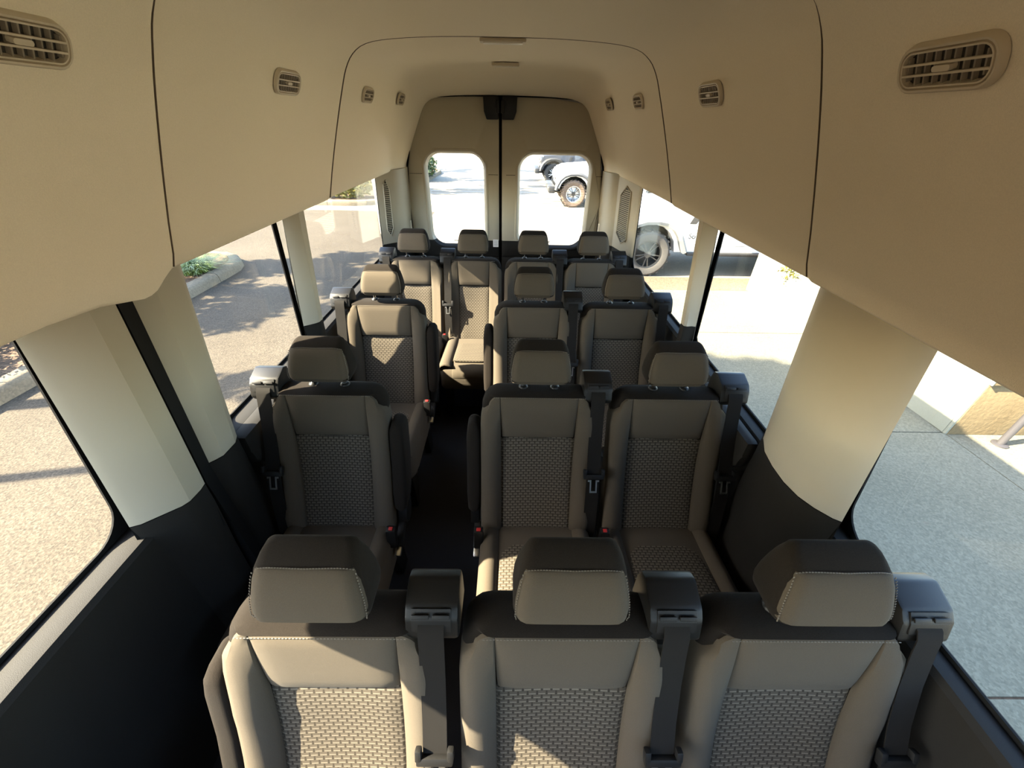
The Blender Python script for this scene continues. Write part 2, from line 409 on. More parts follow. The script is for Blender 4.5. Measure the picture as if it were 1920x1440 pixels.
# left: double pillar at the sliding door edge, then the slim pillar, right: single pillar, slim pillar
split_pillar(2, [(-.972, .660), (-.894, .581), (-.872, .590), (-.810, .645), (-.800, .662), (-.797, .70), (-.80, .722), (-.972, .722)],
                [(-.945, .725), (-.868, .640), (-.850, .648), (-.790, .693), (-.779, .703), (-.775, .74), (-.777, .757), (-.945, .757)])
split_pillar(3, [(-.972, .783), (-.848, .788), (-.84, .797), (-.825, .815), (-.815, .83), (-.812, .885), (-.825, .915), (-.895, .990), (-.972, .995)],
                [(-.945, .822), (-.828, .825), (-.82, .835), (-.80, .863), (-.792, .88), (-.792, .965), (-.80, .985), (-.875, 1.085), (-.945, 1.09)])
MB().loft([[(-.972, .728, .02), (-.80, .735, .02), (-.836, .797, .02), (-.972, .794, .02)], [(-.972, .728, .86), (-.808, .735, .86), (-.836, .797, .86), (-.972, .794, .86)], [(-.90, .764, 1.46), (-.786, .77, 1.46), (-.812, .831, 1.46), (-.90, .829, 1.46)]]).build('door_gap', RUB, wl)
split_pillar(4, [(-.935, 1.652), (-.896, 1.578), (-.88, 1.588), (-.853, 1.610), (-.842, 1.625), (-.84, 1.655), (-.846, 1.668), (-.89, 1.688), (-.935, 1.698)],
                [(-.905, 1.724), (-.868, 1.65), (-.855, 1.658), (-.832, 1.676), (-.82, 1.69), (-.818, 1.735), (-.825, 1.75), (-.866, 1.765), (-.905, 1.772)], .93)
split_pillar(5, [(.972, .690), (.893, .600), (.877, .61), (.850, .642), (.83, .68), (.82, .73), (.822, .79), (.832, .85), (.86, .91), (.895, .955), (.972, .96)],
                [(.945, .750), (.868, .658), (.853, .668), (.828, .70), (.806, .735), (.80, .79), (.80, .85), (.806, .90), (.835, .96), (.87, 1.0), (.945, 1.01)], .892)
split_pillar(6, [(.972, 1.733), (.895, 1.58), (.88, 1.584), (.853, 1.575), (.842, 1.58), (.84, 1.61), (.848, 1.63), (.89, 1.68), (.972, 1.735)],
                [(.945, 1.795), (.868, 1.622), (.855, 1.632), (.832, 1.655), (.82, 1.665), (.818, 1.70), (.826, 1.715), (.868, 1.75), (.945, 1.80)], .955)
def rear_pillar(n, s):
    root = struct('trim_%d' % n)
    yo = 2.86 if s < 0 else 2.64
    ya_ = (yo+.005)*(.97/.92 if s < 0 else .89/.84)+.03
    pts = [(.985, 3.18), (.93, ya_), (.88, yo+.005), (.868, yo+.015), (.80, 2.935), (.785, 2.95), (.765, 2.97), (.745, 3.02), (.728, 3.11), (.722, 3.19), (.985, 3.19)]
    P = [(s*x, y) for x, y in pts]
    MB().loft([[((x if abs(x) > .96 else x-s*(z-.9)*.05), y, z) for x, y in P] for z in (.955, 1.1, 1.25, 1.36, 1.425)]).build('pillar_cover', TRIM, root, ang=25)
    MB().loft([[(x-s*.0, y, z) for x, y in P] for z in (.0, .3, .6, .952)]).build('pillar_base', DARK, root, ang=25)
    # speaker style grille: recessed plate with stacked slats
    ya, yb = yo+.015, 2.935; xa, xb = .868, .80; dl = math.hypot(xb-xa, yb-ya); nx, ny = (yb-ya)/dl, (xa-xb)/dl
    def G(t, z, h=0):                       # t 0..1 across the face, h = proud of it
        return (s*(xa+(xb-xa)*t-(z-.9)*.05-nx*h), ya+(yb-ya)*t-ny*h, z)
    q = [(.30, 1.05), (.34, 1.34), (.55, 1.37), (.80, 1.31), (.82, 1.06), (.55, 1.01)]
    MB().loft([[G(t, z, -.002) for t, z in q], [G(t, z, .002) for t, z in q]]).build('grille_plate', DUCT, root)
    n_ = 27; sl_ = MB()
    for i in range(n_):
        z = 1.03+i*.0120; a, b = .33, .80
        if i < 4: b -= (4-i)*.06
        if i > 22: b -= (i-22)*.05
        sl_.loft([[G(t, z+dz, h) for dz, h in ((0, .001), (.0055, .001), (.0055, .006), (0, .005))] for t in (a, b)])
    sl_.build('grille_slats', TRIM, root, kind='stuff')
    rim = [G(t, z, .004) for t, z in q]; MB().tube(rim+[rim[0]], .004, 6).build('grille_rim', TRIM, root)
    MB().box((s*.722, 3.115, 1.03), (.014, .03, .085), bev=.006).build('striker_cover', LENS, root)
rear_pillar(7, -1); rear_pillar(8, 1)

# ------------------------------------------------------------------ rear doors
def rear_door(n, outline, hole, zsplit=.925):
    root = struct('door_%d' % n)
    cx, cz, hx, hz, r = hole
    inn = rrect(hx, hz, r, 10, cx, cz)
    def cast(p):
        d = Vector((p[0]-cx, p[1]-cz)); best = 9e9
        for (a, b) in zip(outline, outline[1:]+outline[:1]):
            a = Vector(a)-Vector((cx, cz)); b = Vector(b)-Vector((cx, cz)); e = b-a
            den = d.x*e.y-d.y*e.x
            if abs(den) < 1e-9: continue
            t = (a.x*e.y-a.y*e.x)/den; u = (a.x*d.y-a.y*d.x)/den
            if t > 0 and -1e-6 <= u <= 1+1e-6: best = min(best, t)
        return (cx+d.x*best, cz+d.y*best)
    # insert outline corners so they survive
    ang = lambda p: math.atan2(p[1]-cz, p[0]-cx)
    pairs = [(p, cast(p)) for p in inn]
    for o in outline:
        a = ang(o); k = min(range(len(inn)), key=lambda i: abs((ang(inn[i])-a+PI) % (2*PI)-PI)); pairs[k] = (inn[k], o)
    Y = 3.15
    rings = [[(o[0], Y+.05, o[1]) for i, o in pairs], [(o[0], Y+.006, o[1]) for i, o in pairs]]
    def mid(t): return [(i[0]*t+o[0]*(1-t), i[1]*t+o[1]*(1-t)) for i, o in pairs]
    def grow(g): return [(cx+(i[0]-cx)*(1+g/hx), cz+(i[1]-cz)*(1+g/hz)) for i, o in pairs]
    def clampo(P):
        out = []
        for p, (i, o) in zip(P, pairs):
            di = math.hypot(i[0]-cx, i[1]-cz); do = math.hypot(o[0]-cx, o[1]-cz); dp = math.hypot(p[0]-cx, p[1]-cz)
            out.append(p if dp < do*.985 else (cx+(o[0]-cx)*.985, cz+(o[1]-cz)*.985))
        return out
    def ringat(P, y): return [(p[0], y, p[1]) for p in P]
    rings += [ringat(clampo(mid(.10)), Y)]
    rings += [ringat(clampo(grow(.034)), Y), ringat(clampo(grow(.028)), Y-.004), ringat(clampo(grow(.020)), Y-.004), ringat(clampo(grow(.012)), Y+.004), ringat([i for i, o in pairs], Y+.045)]
    mb = MB(); mb.loft(rings, cap=False)
    me = mb.mesh('door_panel', TRIM, 30)
    bm = bmesh.new(); bm.from_mesh(me)
    bmesh.ops.bisect_plane(bm, geom=bm.verts[:]+bm.edges[:]+bm.faces[:], plane_co=(0, 0, zsplit), plane_no=(0, 0, 1))
    me2 = me.copy(); b2 = bm.copy()
    bmesh.ops.delete(bm, geom=[f for f in bm.faces if f.calc_center_median().z < zsplit], context='FACES')
    bmesh.ops.delete(b2, geom=[f for f in b2.faces if f.calc_center_median().z >= zsplit], context='FACES')
    bm.to_mesh(me); b2.to_mesh(me2); bm.free(); b2.free(); me2.materials[0] = DARK
    link('upper_panel', me, root); link('sill_panel', me2, root)
    xs = [o[0] for o in outline]; x0, x1 = min(xs), max(xs)
    MB().prism([(x0, 0), (x1, 0), (x1, min(o[1] for o in outline)-.002), (x0, min(o[1] for o in outline)-.002)], 'y', Y, Y+.05).build('lower_panel', DARK, root, bev=.004)
    g = rrect(hx+.012, hz+.012, r, 8, cx, cz)
    MB().loft([[(x, Y+.046, z) for x, z in g], [(x, Y+.050, z) for x, z in g]]).build('glass_pane', GLASS, root)
    df = MB()
    for i in range(26):
        z = cz-hz*.93+i*hz*1.86/25*.72
        df.box((cx, Y+.0445, z), (hx*1.9, .0008, .0016))
    df.build('defroster_lines', mat('defroster_line', (.55, .42, .25), .5), root, kind='stuff')
    MB().box((cx-.02, Y+.0445, cz-hz+.022), (.05, .0008, .006)).build('glass_mark', INK, root)
    zl = 1.385
    for a, b in ((x0+.03, cx-hx-.036), (cx+hx+.036, x1-.006)):
        if b-a > .01: MB().box(((a+b)/2, Y+.0005, zl), (b-a, .003, .003)).build('panel_seam', DUCT, root)
    return root
SE = -.036
rear_door(1, [(SE-.011, .80), (SE-.011, 1.842), (-.30, 1.838), (-.572, 1.826), (-.606, 1.80), (-.70, 1.435), (-.722, 1.2), (-.722, .80)], (-.362, 1.20, .203, .312, .10))
rear_door(2, [(SE+.011, .80), (SE+.011, 1.842), (.30, 1.838), (.572, 1.826), (.606, 1.80), (.70, 1.435), (.722, 1.2), (.722, .80)], (.358, 1.20, .25, .312, .10))
rs = MB().box((SE, 3.19, .93), (.10, .03, 1.86)).build('door_seam', RUB, kind='structure'); rs.name = 'trim_9'
# top opening weatherstrip
tr = struct('trim_10')
path = [(-.725, 3.145, .80), (-.722, 3.145, 1.2), (-.704, 3.145, 1.435), (-.608, 3.145, 1.806), (-.575, 3.145, 1.834), (-.3, 3.145, 1.846), (0, 3.145, 1.849), (.3, 3.145, 1.846), (.575, 3.145, 1.834), (.608, 3.145, 1.806), (.704, 3.145, 1.435), (.722, 3.145, 1.2), (.725, 3.145, .80)]
MB().tube(path, .010, 8).build('weatherstrip', RUB, tr)
MB().prism([(-.95, -.4), (.95, -.4), (.95, .8), (.735, .8), (.735, 1.43), (.62, 1.83), (0, 1.855), (-.62, 1.83), (-.735, 1.43), (-.735, .8), (-.95, .8)][:0] or [(-1, 1.80), (1, 1.80), (.9, 2.0), (.75, 2.07), (-.75, 2.07), (-.9, 2.0)], 'y', 3.20, 3.24).build('rear_header', PAINT, tr)
for s in (-1, 1):
    MB().prism([(s*.71, 0), (s*.97, 0), (s*.93, 1.2), (s*.90, 1.85), (s*.60, 1.85), (s*.70, 1.44)], 'y', 3.20, 3.24).build('rear_jamb', PAINT, tr)
for s, lab in ((-1, 'black latch cover at the top of the left rear door'), (1, 'black latch cover at the top of the right rear door')):
    t = thing('latch_cover', lab, 'latch cover', (SE, 3.15, 1.76), 0, 'latch covers on the rear doors')
    MB().prism([(s*.012, .082), (s*.112, .082), (s*.108, .0), (s*.09, -.045), (s*.012, -.045)], 'y', -.045, -.003).build('cover', BLK, t, bev=.006)
    MB().prism([(s*.005, .06), (s*.03, .06), (s*.03, -.01), (s*.005, -.01)], 'y', -.056, -.044).build('latch_arm', BLK2, t, bev=.003)
t = thing('warning_sticker', 'small white printed sticker low on the left rear door', 'sticker', (-.073, 3.149, .905))
MB().box((0, -.002, 0), (.042, .002, .056)).build('paper', WHITE, t)
q = MB()
for i in range(5): q.box((0, -.0035, .018-i*.009), (.032, .0008, .003))
q.build('print', INK, t)

# ------------------------------------------------------------------ vents and lamps in the headliner
def prof_x(z, off=.0):
    pts = [(.762, 1.42), (.752, 1.45), (.729, 1.52), (.70, 1.60), (.658, 1.71), (.617, 1.81), (.59, 1.868)]
    for (x0, z0), (x1, z1) in zip(pts, pts[1:]):
        if z0 <= z <= z1: return x0+(x1-x0)*(z-z0)/(z1-z0)-off
    return .6
def vent(s, y, z, L, Hh, off, label, big):
    x = prof_x(z, off+.0085); tilt = math.atan2(.658-.59, 1.868-1.71)
    t = thing('air_vent', label, 'air vent', (s*x, y, z), 0, 'large oval air vents' if big else 'small air vents')
    # local frame: u = along y, v = up the slope, n = inward
    vup = Vector((-s*math.sin(tilt), 0, math.cos(tilt))); n = Vector((-s*math.cos(tilt), 0, -math.sin(tilt)))
    def P(u, v, h): return Vector((0, u, 0))+vup*v+n*h
    r = Hh*.42; il = L-.030; ih = Hh-.030
    def rr_(d): return rrect(L/2-d, Hh/2-d, max(.006, r-d), 6)
    MB().loft([[P(u, v, -.006) for u, v in rr_(-.002)], [P(u, v, .001) for u, v in rr_(.0)], [P(u, v, .0028) for u, v in rr_(.002)], [P(u, v, .0026) for u, v in rr_(.0045)], [P(u, v, -.001) for u, v in rr_(.006)], [P(u, v, .0024) for u, v in rr_(.007)], [P(u, v, .0024) for u, v in rr_(.009)], [P(u, v, -.006) for u, v in rr_(.0105)]], cap=False).build('bezel', VENT, t)
    MB().loft([[P(u, v, -.0062) for u, v in rr_(.006)], [P(u, v, -.0054) for u, v in rr_(.006)]]).build('duct', DUCT, t)
    ih = Hh-.019; il = L-.019
    def barv(name, u0, u1, v0, v1, h0, h1, sk=0, mt=VENT):
        MB().loft([[P(u0, v0, h0), P(u1, v0, h0), P(u1, v1, h0), P(u0, v1, h0)], [P(u0+sk, v0, h1), P(u1+sk, v0, h1), P(u1+sk, v1, h1), P(u0+sk, v1, h1)]]).build(name, mt, t)
    for k in (-1, 1): barv('louver', -il/2, il/2, k*ih/6-.0013, k*ih/6+.0013, -.001, .0024)
    nv = 9
    for k in range(nv):
        u = -il/2+il*(k+.5)/nv; hh = ih/2*(1.0 if abs(u) < il*.36 else .72)
        barv('vane', u-.0012, u+.0012, -hh, hh, -.0054, -.0008, .002, VANE)
    MB().loft([[P(u, v, -.003) for u, v in rrect(.015, .0045, .004, 3)], [P(u, v, .0045) for u, v in rrect(.013, .0035, .003, 3)]]).build('thumb_tab', VENT, t)
BV = (.142, .056); SV = (.146, .060)
vent(-1, .662, 1.793, *BV, .018, 'large oval air vent at the upper left, cut off by the left edge', True)
vent(1, .644, 1.785, *BV, .018, 'large oval air vent at the upper right of the headliner', True)
vent(-1, 1.420, 1.795, *SV, .004, 'small air vent on the left in the middle headliner panel', False)
vent(1, 1.396, 1.787, *SV, .004, 'small air vent on the right in the middle headliner panel', False)
vent(-1, 2.237, 1.798, *SV, -.014, 'nearer small air vent on the left of the rear headliner panel', False)
vent(1, 2.228, 1.794, *SV, -.014, 'nearer small air vent on the right of the rear headliner panel', False)
vent(-1, 2.850, 1.804, *SV, -.007, 'farther small air vent on the left of the rear headliner panel', False)
vent(1, 2.845, 1.799, *SV, -.007, 'farther small air vent on the right of the rear headliner panel', False)
for (y, z, wd, dp, lab) in ((1.935, 1.967, .175, .05, 'larger flat dome lamp on the ceiling just behind the panel step'), (2.70, 1.9655, .15, .05, 'smaller flat dome lamp on the ceiling nearer the rear doors')):
    t = thing('dome_lamp', lab, 'lamp', (.003, y, z))
    MB().box((0, 0, -.004), (wd, dp, .012), bev=.005).build('housing', VENT, t)
    MB().box((0, 0, -.0105), (wd*.86, dp*.66, .006), bev=.002).build('lens', LENS, t)

# ------------------------------------------------------------------ seats
AC = [(.36, -.285), (.39, -.272), (.45, -.245), (.52, -.212), (.60, -.176), (.68, -.146), (.768, -.120), (.85, -.106), (.90, -.096), (.925, -.092), (.94, -.09)]
def ac(z): return interp(AC, z)
def bol(x, z): return -.026*sstep(.115, .17, abs(x))*(1-sstep(.72, .92, z))*sstep(.36, .5, z)
CACHE = {}
def part(key, name, fn, mt, parent, **kw):
    if key not in CACHE: CACHE[key] = fn().mesh(name, mt, kw.pop('ang', 40), kw.pop('bev', 0))
    else: kw.pop('ang', 0); kw.pop('bev', 0)
    return link(name, CACHE[key], parent, **kw)
def f_shell(hw):
    def fn():
        rings = []
        for z in (.34, .36, .45, .55, .65, .75, .84, .88, .905, .92, .930, .9365, .939):
            rr = .068; zt = .939; h = hw-.004
            if z > zt-rr: h = hw-.004-rr+math.sqrt(max(0, rr*rr-(z-(zt-rr))**2))*1.0
            yf = ac(z)+.012; yb = -.15+(z-.36)*(.155/.57)
            if z > .92: yf = {.93: -.092, .9365: -.082, .939: -.06}.get(z, yf)
            if z > .90: yb -= {.905: .0, .92: .004, .93: .010, .9365: .02, .939: .035}[z]
            cy = (yf+yb)/2; hy = (yb-yf)/2
            rings.append([(x, y, z) for x, y in rrect(h, hy, .028, 5, 0, cy)])
        return MB().loft(rings)
    return fn
def f_upper(pw):
    return lambda: pillow(lambda u, v: ((pw+.003-.006*(1-v)/2)*u, ac(.850+.080*v)+.003, .850+.080*v), 16, 12, (0, -1, .1), .009, .02)
def f_insert(pw):
    return lambda: pillow(lambda u, v: ((pw+.001-.004*(1-v)/2)*u, ac(.578+.191*v)+.006+0.006*(1-u*u), .577+.189*v), 14, 16, (0, -1, .3), .008, .012,
                          lambda u, v: (u*pw, v*.205))
def f_bolster(s, pw, hw):
    def P(u, v):
        z = .653+.278*v; e = u if s > 0 else -u
        x0 = pw+.001-.008*(1-v)/2; x = x0+(hw-x0)*(e+1)/2
        corner = sstep(.70, 1.0, v); x -= .030*corner*max(0, (e+1)/2)**2; z -= .034*sstep(.80, 1.0, v)*max(0, (e+1)/2)**1.5
        y = ac(z)+.004+bol(x, z)+.040*max(0, e-.55)**1.6
        return (s*x, y, z)
    def fn():
        mb = pillow(P, 10, 20, (0, -1, .1), .010, .0)
        # wrap the outer rim round the side
        nu, nv = 10, 20
        for j in range(nv+1):
            i = nu if s > 0 else 0
            a = j*(nu+1)+i; x, y, z = mb.v[a]; mb.v[a] = (s*(hw+.001)-s*.042*sstep(.85, .922, z), y+.045, z)
        return mb
    return fn
def f_cushion(hw, zb=.27):
    def fn():
        rings = []
        for (y, zt, zl, h) in ((-.16, .40, .30, hw-.02), (-.20, .425, .27, hw-.005), (-.30, .432, zb, hw), (-.45, .442, zb, hw), (-.58, .450, zb, hw), (-.64, .446, zb+.005, hw-.004), (-.675, .430, zb+.02, hw-.012), (-.692, .40, zb+.045, hw-.025), (-.697, .37, zb+.07, hw-.04)):
            rings.append([(x, y, z) for x, z in rrect(h, (zt-zl)/2, .035, 5, 0, (zt+zl)/2)])
        return MB().loft(rings)
    return fn
def f_cins(pw):
    def P(u, v):
        y = -.44+.175*v; return (pw*u*(1-.0*v), y, .437-.022*v+.004)
    return lambda: pillow(P, 12, 12, (0, 0, 1), .007, .02, lambda u, v: (u*pw, v*.175))
def f_cbol(s, pw, hw):
    def P(u, v):
        e = u if s > 0 else -u; y = -.46+.215*v; x = pw+(hw-pw)*(e+1)/2
        return (s*x, y, .440-.014*v+.016*math.sin(PI*min(1, max(0, (e+1)/2)))-.02*max(0, e-.3))
    return lambda: pillow(P, 10, 14, (0, 0, 1), .008, .02)
def f_cfront(pw):
    P = lambda u, v: (pw*u, -.668-.026*math.sin((v+1)/2*PI*.5)+.0, .434-.055*((v+1)/2)**1.3)
    return lambda: pillow(P, 12, 10, (0, -.6, .8), .006, .02)
HRK = [(.972, -.066, -.005, .082), (.978, -.080, .000, .092), (.990, -.092, .004, .100), (1.008, -.092, .006, .1035), (1.035, -.083, .007, .1015), (1.062, -.073, .0065, .0965), (1.082, -.064, .005, .092), (1.096, -.050, .003, .086), (1.106, -.034, .000, .079), (1.112, -.020, -.005, .070), (1.114, -.012, -.009, .058)]
def f_head():
    def fn():
        return MB().loft([[(x, y, z) for x, y in rrect(h, (yb-yf)/2, .022 if z < 1.1 else .012, 6, 0, (yf+yb)/2)] for z, yf, yb, h in HRK])
    return fn
def hry(z):
    for a, b in zip(HRK, HRK[1:]):
        if a[0] <= z <= b[0]:
            t = (z-a[0])/(b[0]-a[0]); return a[1]+(b[1]-a[1])*t, a[3]+(b[3]-a[3])*t
    return (-.06, .1)
def f_hpanel():
    def P(u, v):
        z = 1.034+.0585*v; y, h = hry(z); x = (h-.002)*u; r = .022; e = max(0, abs(x)-(h-r))
        return (x, y-.001+r-math.sqrt(r*r-e*e), z)
    return lambda: pillow(P, 24, 12, (0, -1, .25), .006, .05, pu=10)
def f_stitch_h():
    def fn():
        mb = MB()
        pts = []
        n = 34
        for i in range(n):
            x = -.082+.164*i/(n-1); pts.append((x, hry(1.093)[0]-.0035+.003*abs(x)/.082, 1.0942-.006*(abs(x)/.082)**6))
        for p in pts: mb.box(p, (.0036, .0014, .0014))
        for s in (-1, 1):
            for i in range(18):
                z = 1.084-.088*i/17; y, h = hry(z); mb.box((s*(h-.0035), y+.0035, z), (.0014, .0014, .0036))
        return mb
    return fn
def f_stitch_b(hw):
    def fn():
        mb = MB(); n = int((hw-.05)*2/.0062)
        for i in range(n):
            x = -hw+.05+(2*hw-.10)*i/(n-1); mb.box((x, -.0955, .9300-.0015*(abs(x)/hw)**4), (.0038, .0013, .0013))
        return mb
    return fn
def f_hous():
    return MB().prism([(.018, .955), (.010, .984), (-.012, .992), (-.058, .974), (-.074, .955), (-.088, .915), (-.078, .898), (.018, .89)], 'x', -.050, .050)
def f_slot():
    return MB().prism([(-.0625, .974), (-.0755, .956), (-.0845, .934), (-.080, .932), (-.060, .970)], 'x', -.037, .037)
def f_lip():
    mb = MB()
    for s in (-1, 1): mb.box((s*.019, -.0735, .9655), (.032, .004, .009), Matrix.Rotation(math.radians(-35), 4, 'X'), bev=.002)
    return mb
def f_web():
    return MB().ribbon([(0, -.070, .952), (0, -.083, .944), (0, -.092, .930), (0, -.101, .90), (0, -.128, .82), (0, -.165, .73), (0, -.198, .665), (0, -.218, .61), (0, -.245, .52), (0, -.268, .42), (0, -.262, .33)], .048, .0022)
def f_tongue():
    mb = MB()
    mb.box((0, -.204, .662), (.074, .016, .020), Matrix.Rotation(math.radians(-25), 4, 'X'), bev=.005)
    for s in (-1, 1): mb.box((s*.032, -.199, .676), (.013, .015, .026), Matrix.Rotation(math.radians(-25), 4, 'X'), bev=.004)
    return mb
def f_loop():
    mb = MB(); R_ = Matrix.Rotation(math.radians(-26), 4, 'X')
    for (x, v, dx, dv) in ((-.0105, -.022, .005, .044), (.0105, -.022, .005, .044), (0, -.042, .026, .006), (-.014, .0, .012, .006), (.014, .0, .012, .006)):
        c = Vector((x, -.212, .648))+R_ @ Vector((0, 0, v)); mb.box(c, (dx, .0028, dv), R_)
    return mb
def f_buckle(): return MB().prism([(-.33, .405), (-.305, .40), (-.285, .48), (-.295, .487), (-.315, .484)], 'x', -.017, .017)
def f_bred(): return MB().box((0, -.3045, .487), (.015, .013, .005), Matrix.Rotation(math.radians(10), 4, 'X'), bev=.002)
def f_arm():
    rings = []
    for (z, h, d) in ((.80+.022, .008, .02), (.815, .017, .036), (.80, .023, .048), (.77, .026, .054), (.66, .026, .056), (.56, .026, .056), (.505, .023, .050), (.49, .014, .038)):
        y = ac(z)+.034; rings.append([(x, yy, z) for x, yy in rrect(h, d, .018, 5, 0, y)])
    return MB().loft(rings)
def f_lever(): return MB().prism([(-.30, .36), (-.22, .40), (-.215, .42), (-.23, .428), (-.31, .388)], 'x', -.010, .014)
def f_ltip(): return MB().box((.002, -.318, .366), (.022, .034, .020), Matrix.Rotation(math.radians(25), 4, 'X'), bev=.005)
def f_armh(): return MB().prism([(-.205, .50), (-.14, .50), (-.15, .44), (-.175, .405), (-.205, .40), (-.235, .43)], 'x', -.016, .016)
def f_base(zb):
    def fn():
        mb = MB()
        for s in (-1, 1):
            mb.prism([(-.60, zb), (-.56, zb), (-.50, .24), (-.25, .24), (-.20, zb), (-.13, zb), (-.15, .285), (-.62, .285)], 'x', s*.15-.018, s*.15+.018)
        mb.tube([(-.16, -.58, .262), (.16, -.58, .262)], .018); mb.tube([(-.16, -.2, .262), (.16, -.2, .262)], .018)
        return mb
    return fn
def seat(x, y, hs, arm, label, hw=.206, pw=.135, zb=.0, bx=None, group='van seats'):
    """hs: side of the belt housing (-1 left, 1 right in the picture); arm: side of the folded armrest or 0"""
    t = thing('van_seat', label, 'seat', (x, y, zb), 0, group)
    if zb: t.location.z = zb
    r = bpy.data.objects.new('x', None) if False else t
    k = (hw, pw)
    part(('sh', k), 'backrest', f_shell(hw), FAB_D, t)
    part(('up', k), 'upper_panel', f_upper(pw), FAB_L, t)
    part(('in', k), 'woven_panel', f_insert(pw), FAB_W, t)
    for s in (-1, 1): part(('bo', s, k), 'side_bolster', f_bolster(s, pw, hw), FAB_L, t)
    part(('cu', k), 'cushion', f_cushion(hw), FAB_L, t)
    part(('ci', k), 'cushion_panel', f_cins(pw), FAB_W, t)
    for s in (-1, 1): part(('cb', s, k), 'cushion_bolster', f_cbol(s, pw+.003, hw), FAB_L, t)
    part(('cf', k), 'cushion_front', f_cfront(pw), FAB_L, t)
    part(('ba', zb), 'seat_frame', f_base(.0), BLK2, t)
    h = part('hd', 'headrest', f_head(), FAB_D, t)
    part('hp', 'headrest_panel', f_hpanel(), FAB_L, h); part('hs', 'stitching', f_stitch_h(), THR, h, kind='stuff')
    for s in (-1, 1):
        p = link('headrest_post', CACHE.setdefault('po', MB().tube([(0, 0, .925), (0, 0, .975)], .006, 10).mesh('headrest_post', CHR)), t); p.location = (s*.056, -.036, 0)
        c = link('post_collar', CACHE.setdefault('co', MB().lathe([(.0, .946), (.009, .947), (.014, .944), (.0175, .939), (.0175, .934), (0, .934)], (0, 0, 0), 'z', 16).mesh('post_collar', BLK)), p)
    part(('sb', k), 'stitching', f_stitch_b(hw), THR, t, kind='stuff')
    bxx = bx if bx is not None else hs*(hw-.003)
    ho = part('ho', 'belt_housing', f_hous, BLK, t, bev=.007); ho.location.x = bxx
    part('hsl', 'belt_slot', f_slot, BLK2, ho, bev=.001); part('hli', 'slot_lip', f_lip, BLK2, ho)
    wb = part('wb', 'belt_webbing', f_web, WEB, t); wb.location.x = bxx
    tg = part('tg', 'belt_tongue', f_tongue, BLK2, t); tg.location.x = bxx; part('lp', 'metal_loop', f_loop, STEEL, tg)
    bk = part('bk', 'buckle', f_buckle, BLK, t, bev=.004); bk.location.x = -hs*(hw+.005); part('br', 'red_button', f_bred, RED, bk)
    if arm:
        a = part('ar', 'armrest', f_arm, FAB_D, t); a.location.x = arm*(hw+.026)
        part('ah', 'armrest_hinge', f_armh, BLK, a)
        lv = part('lv', 'recline_lever', f_lever, BLK2, t, bev=.003); lv.location.x = arm*(hw+.018)
        part('lt', 'lever_tip', f_ltip, STEEL, lv)
    return t
ROW = (.41, 1.155, 1.925, 2.685)
G = 'grey cloth van seats'
seat(-.300, ROW[0], 1, -1, 'left seat of the nearest row, sunlit, with a folded dark armrest on its left', group=G)
seat(.157, ROW[0], 1, 0, 'middle seat of the nearest row of three, partly sunlit woven back', group=G)
seat(.620, ROW[0], 1, 0, 'right seat of the nearest row, beside the large right window', group=G, bx=.215)
seat(-.592, ROW[1], -1, 1, 'single dark shaded seat by the left windows, second row from the camera', group=G, bx=-.207)
seat(.150, ROW[1], 1, -1, 'aisle seat of the pair in the second row, armrest on its left', group=G)
seat(.612, ROW[1], 1, 0, 'window seat of the pair in the second row, by the right wall', group=G, bx=.218)
seat(-.600, ROW[2], -1, 1, 'single sunlit seat by the left windows, third row from the camera', group=G, bx=-.222)
seat(.165, ROW[2], 1, -1, 'aisle seat of the pair in the third row, armrest on its left', group=G)
seat(.618, ROW[2], 1, 0, 'window seat of the pair in the third row, by the right wall', group=G, bx=.212)
seat(-.602, ROW[3], -1, 0, 'leftmost of the four seats in the rear row', .192, .106, group=G)
seat(-.205, ROW[3], -1, 0, 'second from left of the four rear seats, sunlit back and cushion', .192, .106, group=G, bx=-.176)
seat(.196, ROW[3], 1, 0, 'third from left of the four seats in the rear row', .192, .106, group=G, bx=.183)
seat(.598, ROW[3], 1, 0, 'rightmost of the four seats in the rear row', .192, .106, group=G, bx=.183)

# ------------------------------------------------------------------ outdoors: planters, wall, plants, cars
def leaf_mat(name, a, b):
    M = bpy.data.materials.new(name); M.use_nodes = True; N = M.node_tree.nodes; L = M.node_tree.links
    p = N['Principled BSDF']; p.inputs['Roughness'].default_value = .6
    n = N.new('ShaderNodeTexNoise'); n.inputs['Scale'].default_value = 9; tc = N.new('ShaderNodeTexCoord'); L.new(tc.outputs['Object'], n.inputs['Vector'])
    r = N.new('ShaderNodeMapRange'); r.inputs[1].default_value = .35; r.inputs[2].default_value = .65; L.new(n.outputs['Fac'], r.inputs[0])
    mx = N.new('ShaderNodeMix'); mx.data_type = 'RGBA'; mx.inputs[6].default_value = lin(a); mx.inputs[7].default_value = lin(b); L.new(r.outputs[0], mx.inputs[0])
    L.new(mx.outputs[2], p.inputs['Base Color']); return M
LF_G = leaf_mat('green_leaves', (.016, .036, .006), (.05, .08, .016)); LF_Y = leaf_mat('yellow_green_leaves', (.085, .09, .009), (.19, .15, .016))
LF_D = leaf_mat('dark_leaves', (.010, .020, .006), (.022, .036, .010)); LF_B = leaf_mat('grass_blades', (.036, .075, .009), (.12, .17, .026))
BARK = mat('bark', (.12, .09, .07), .95)
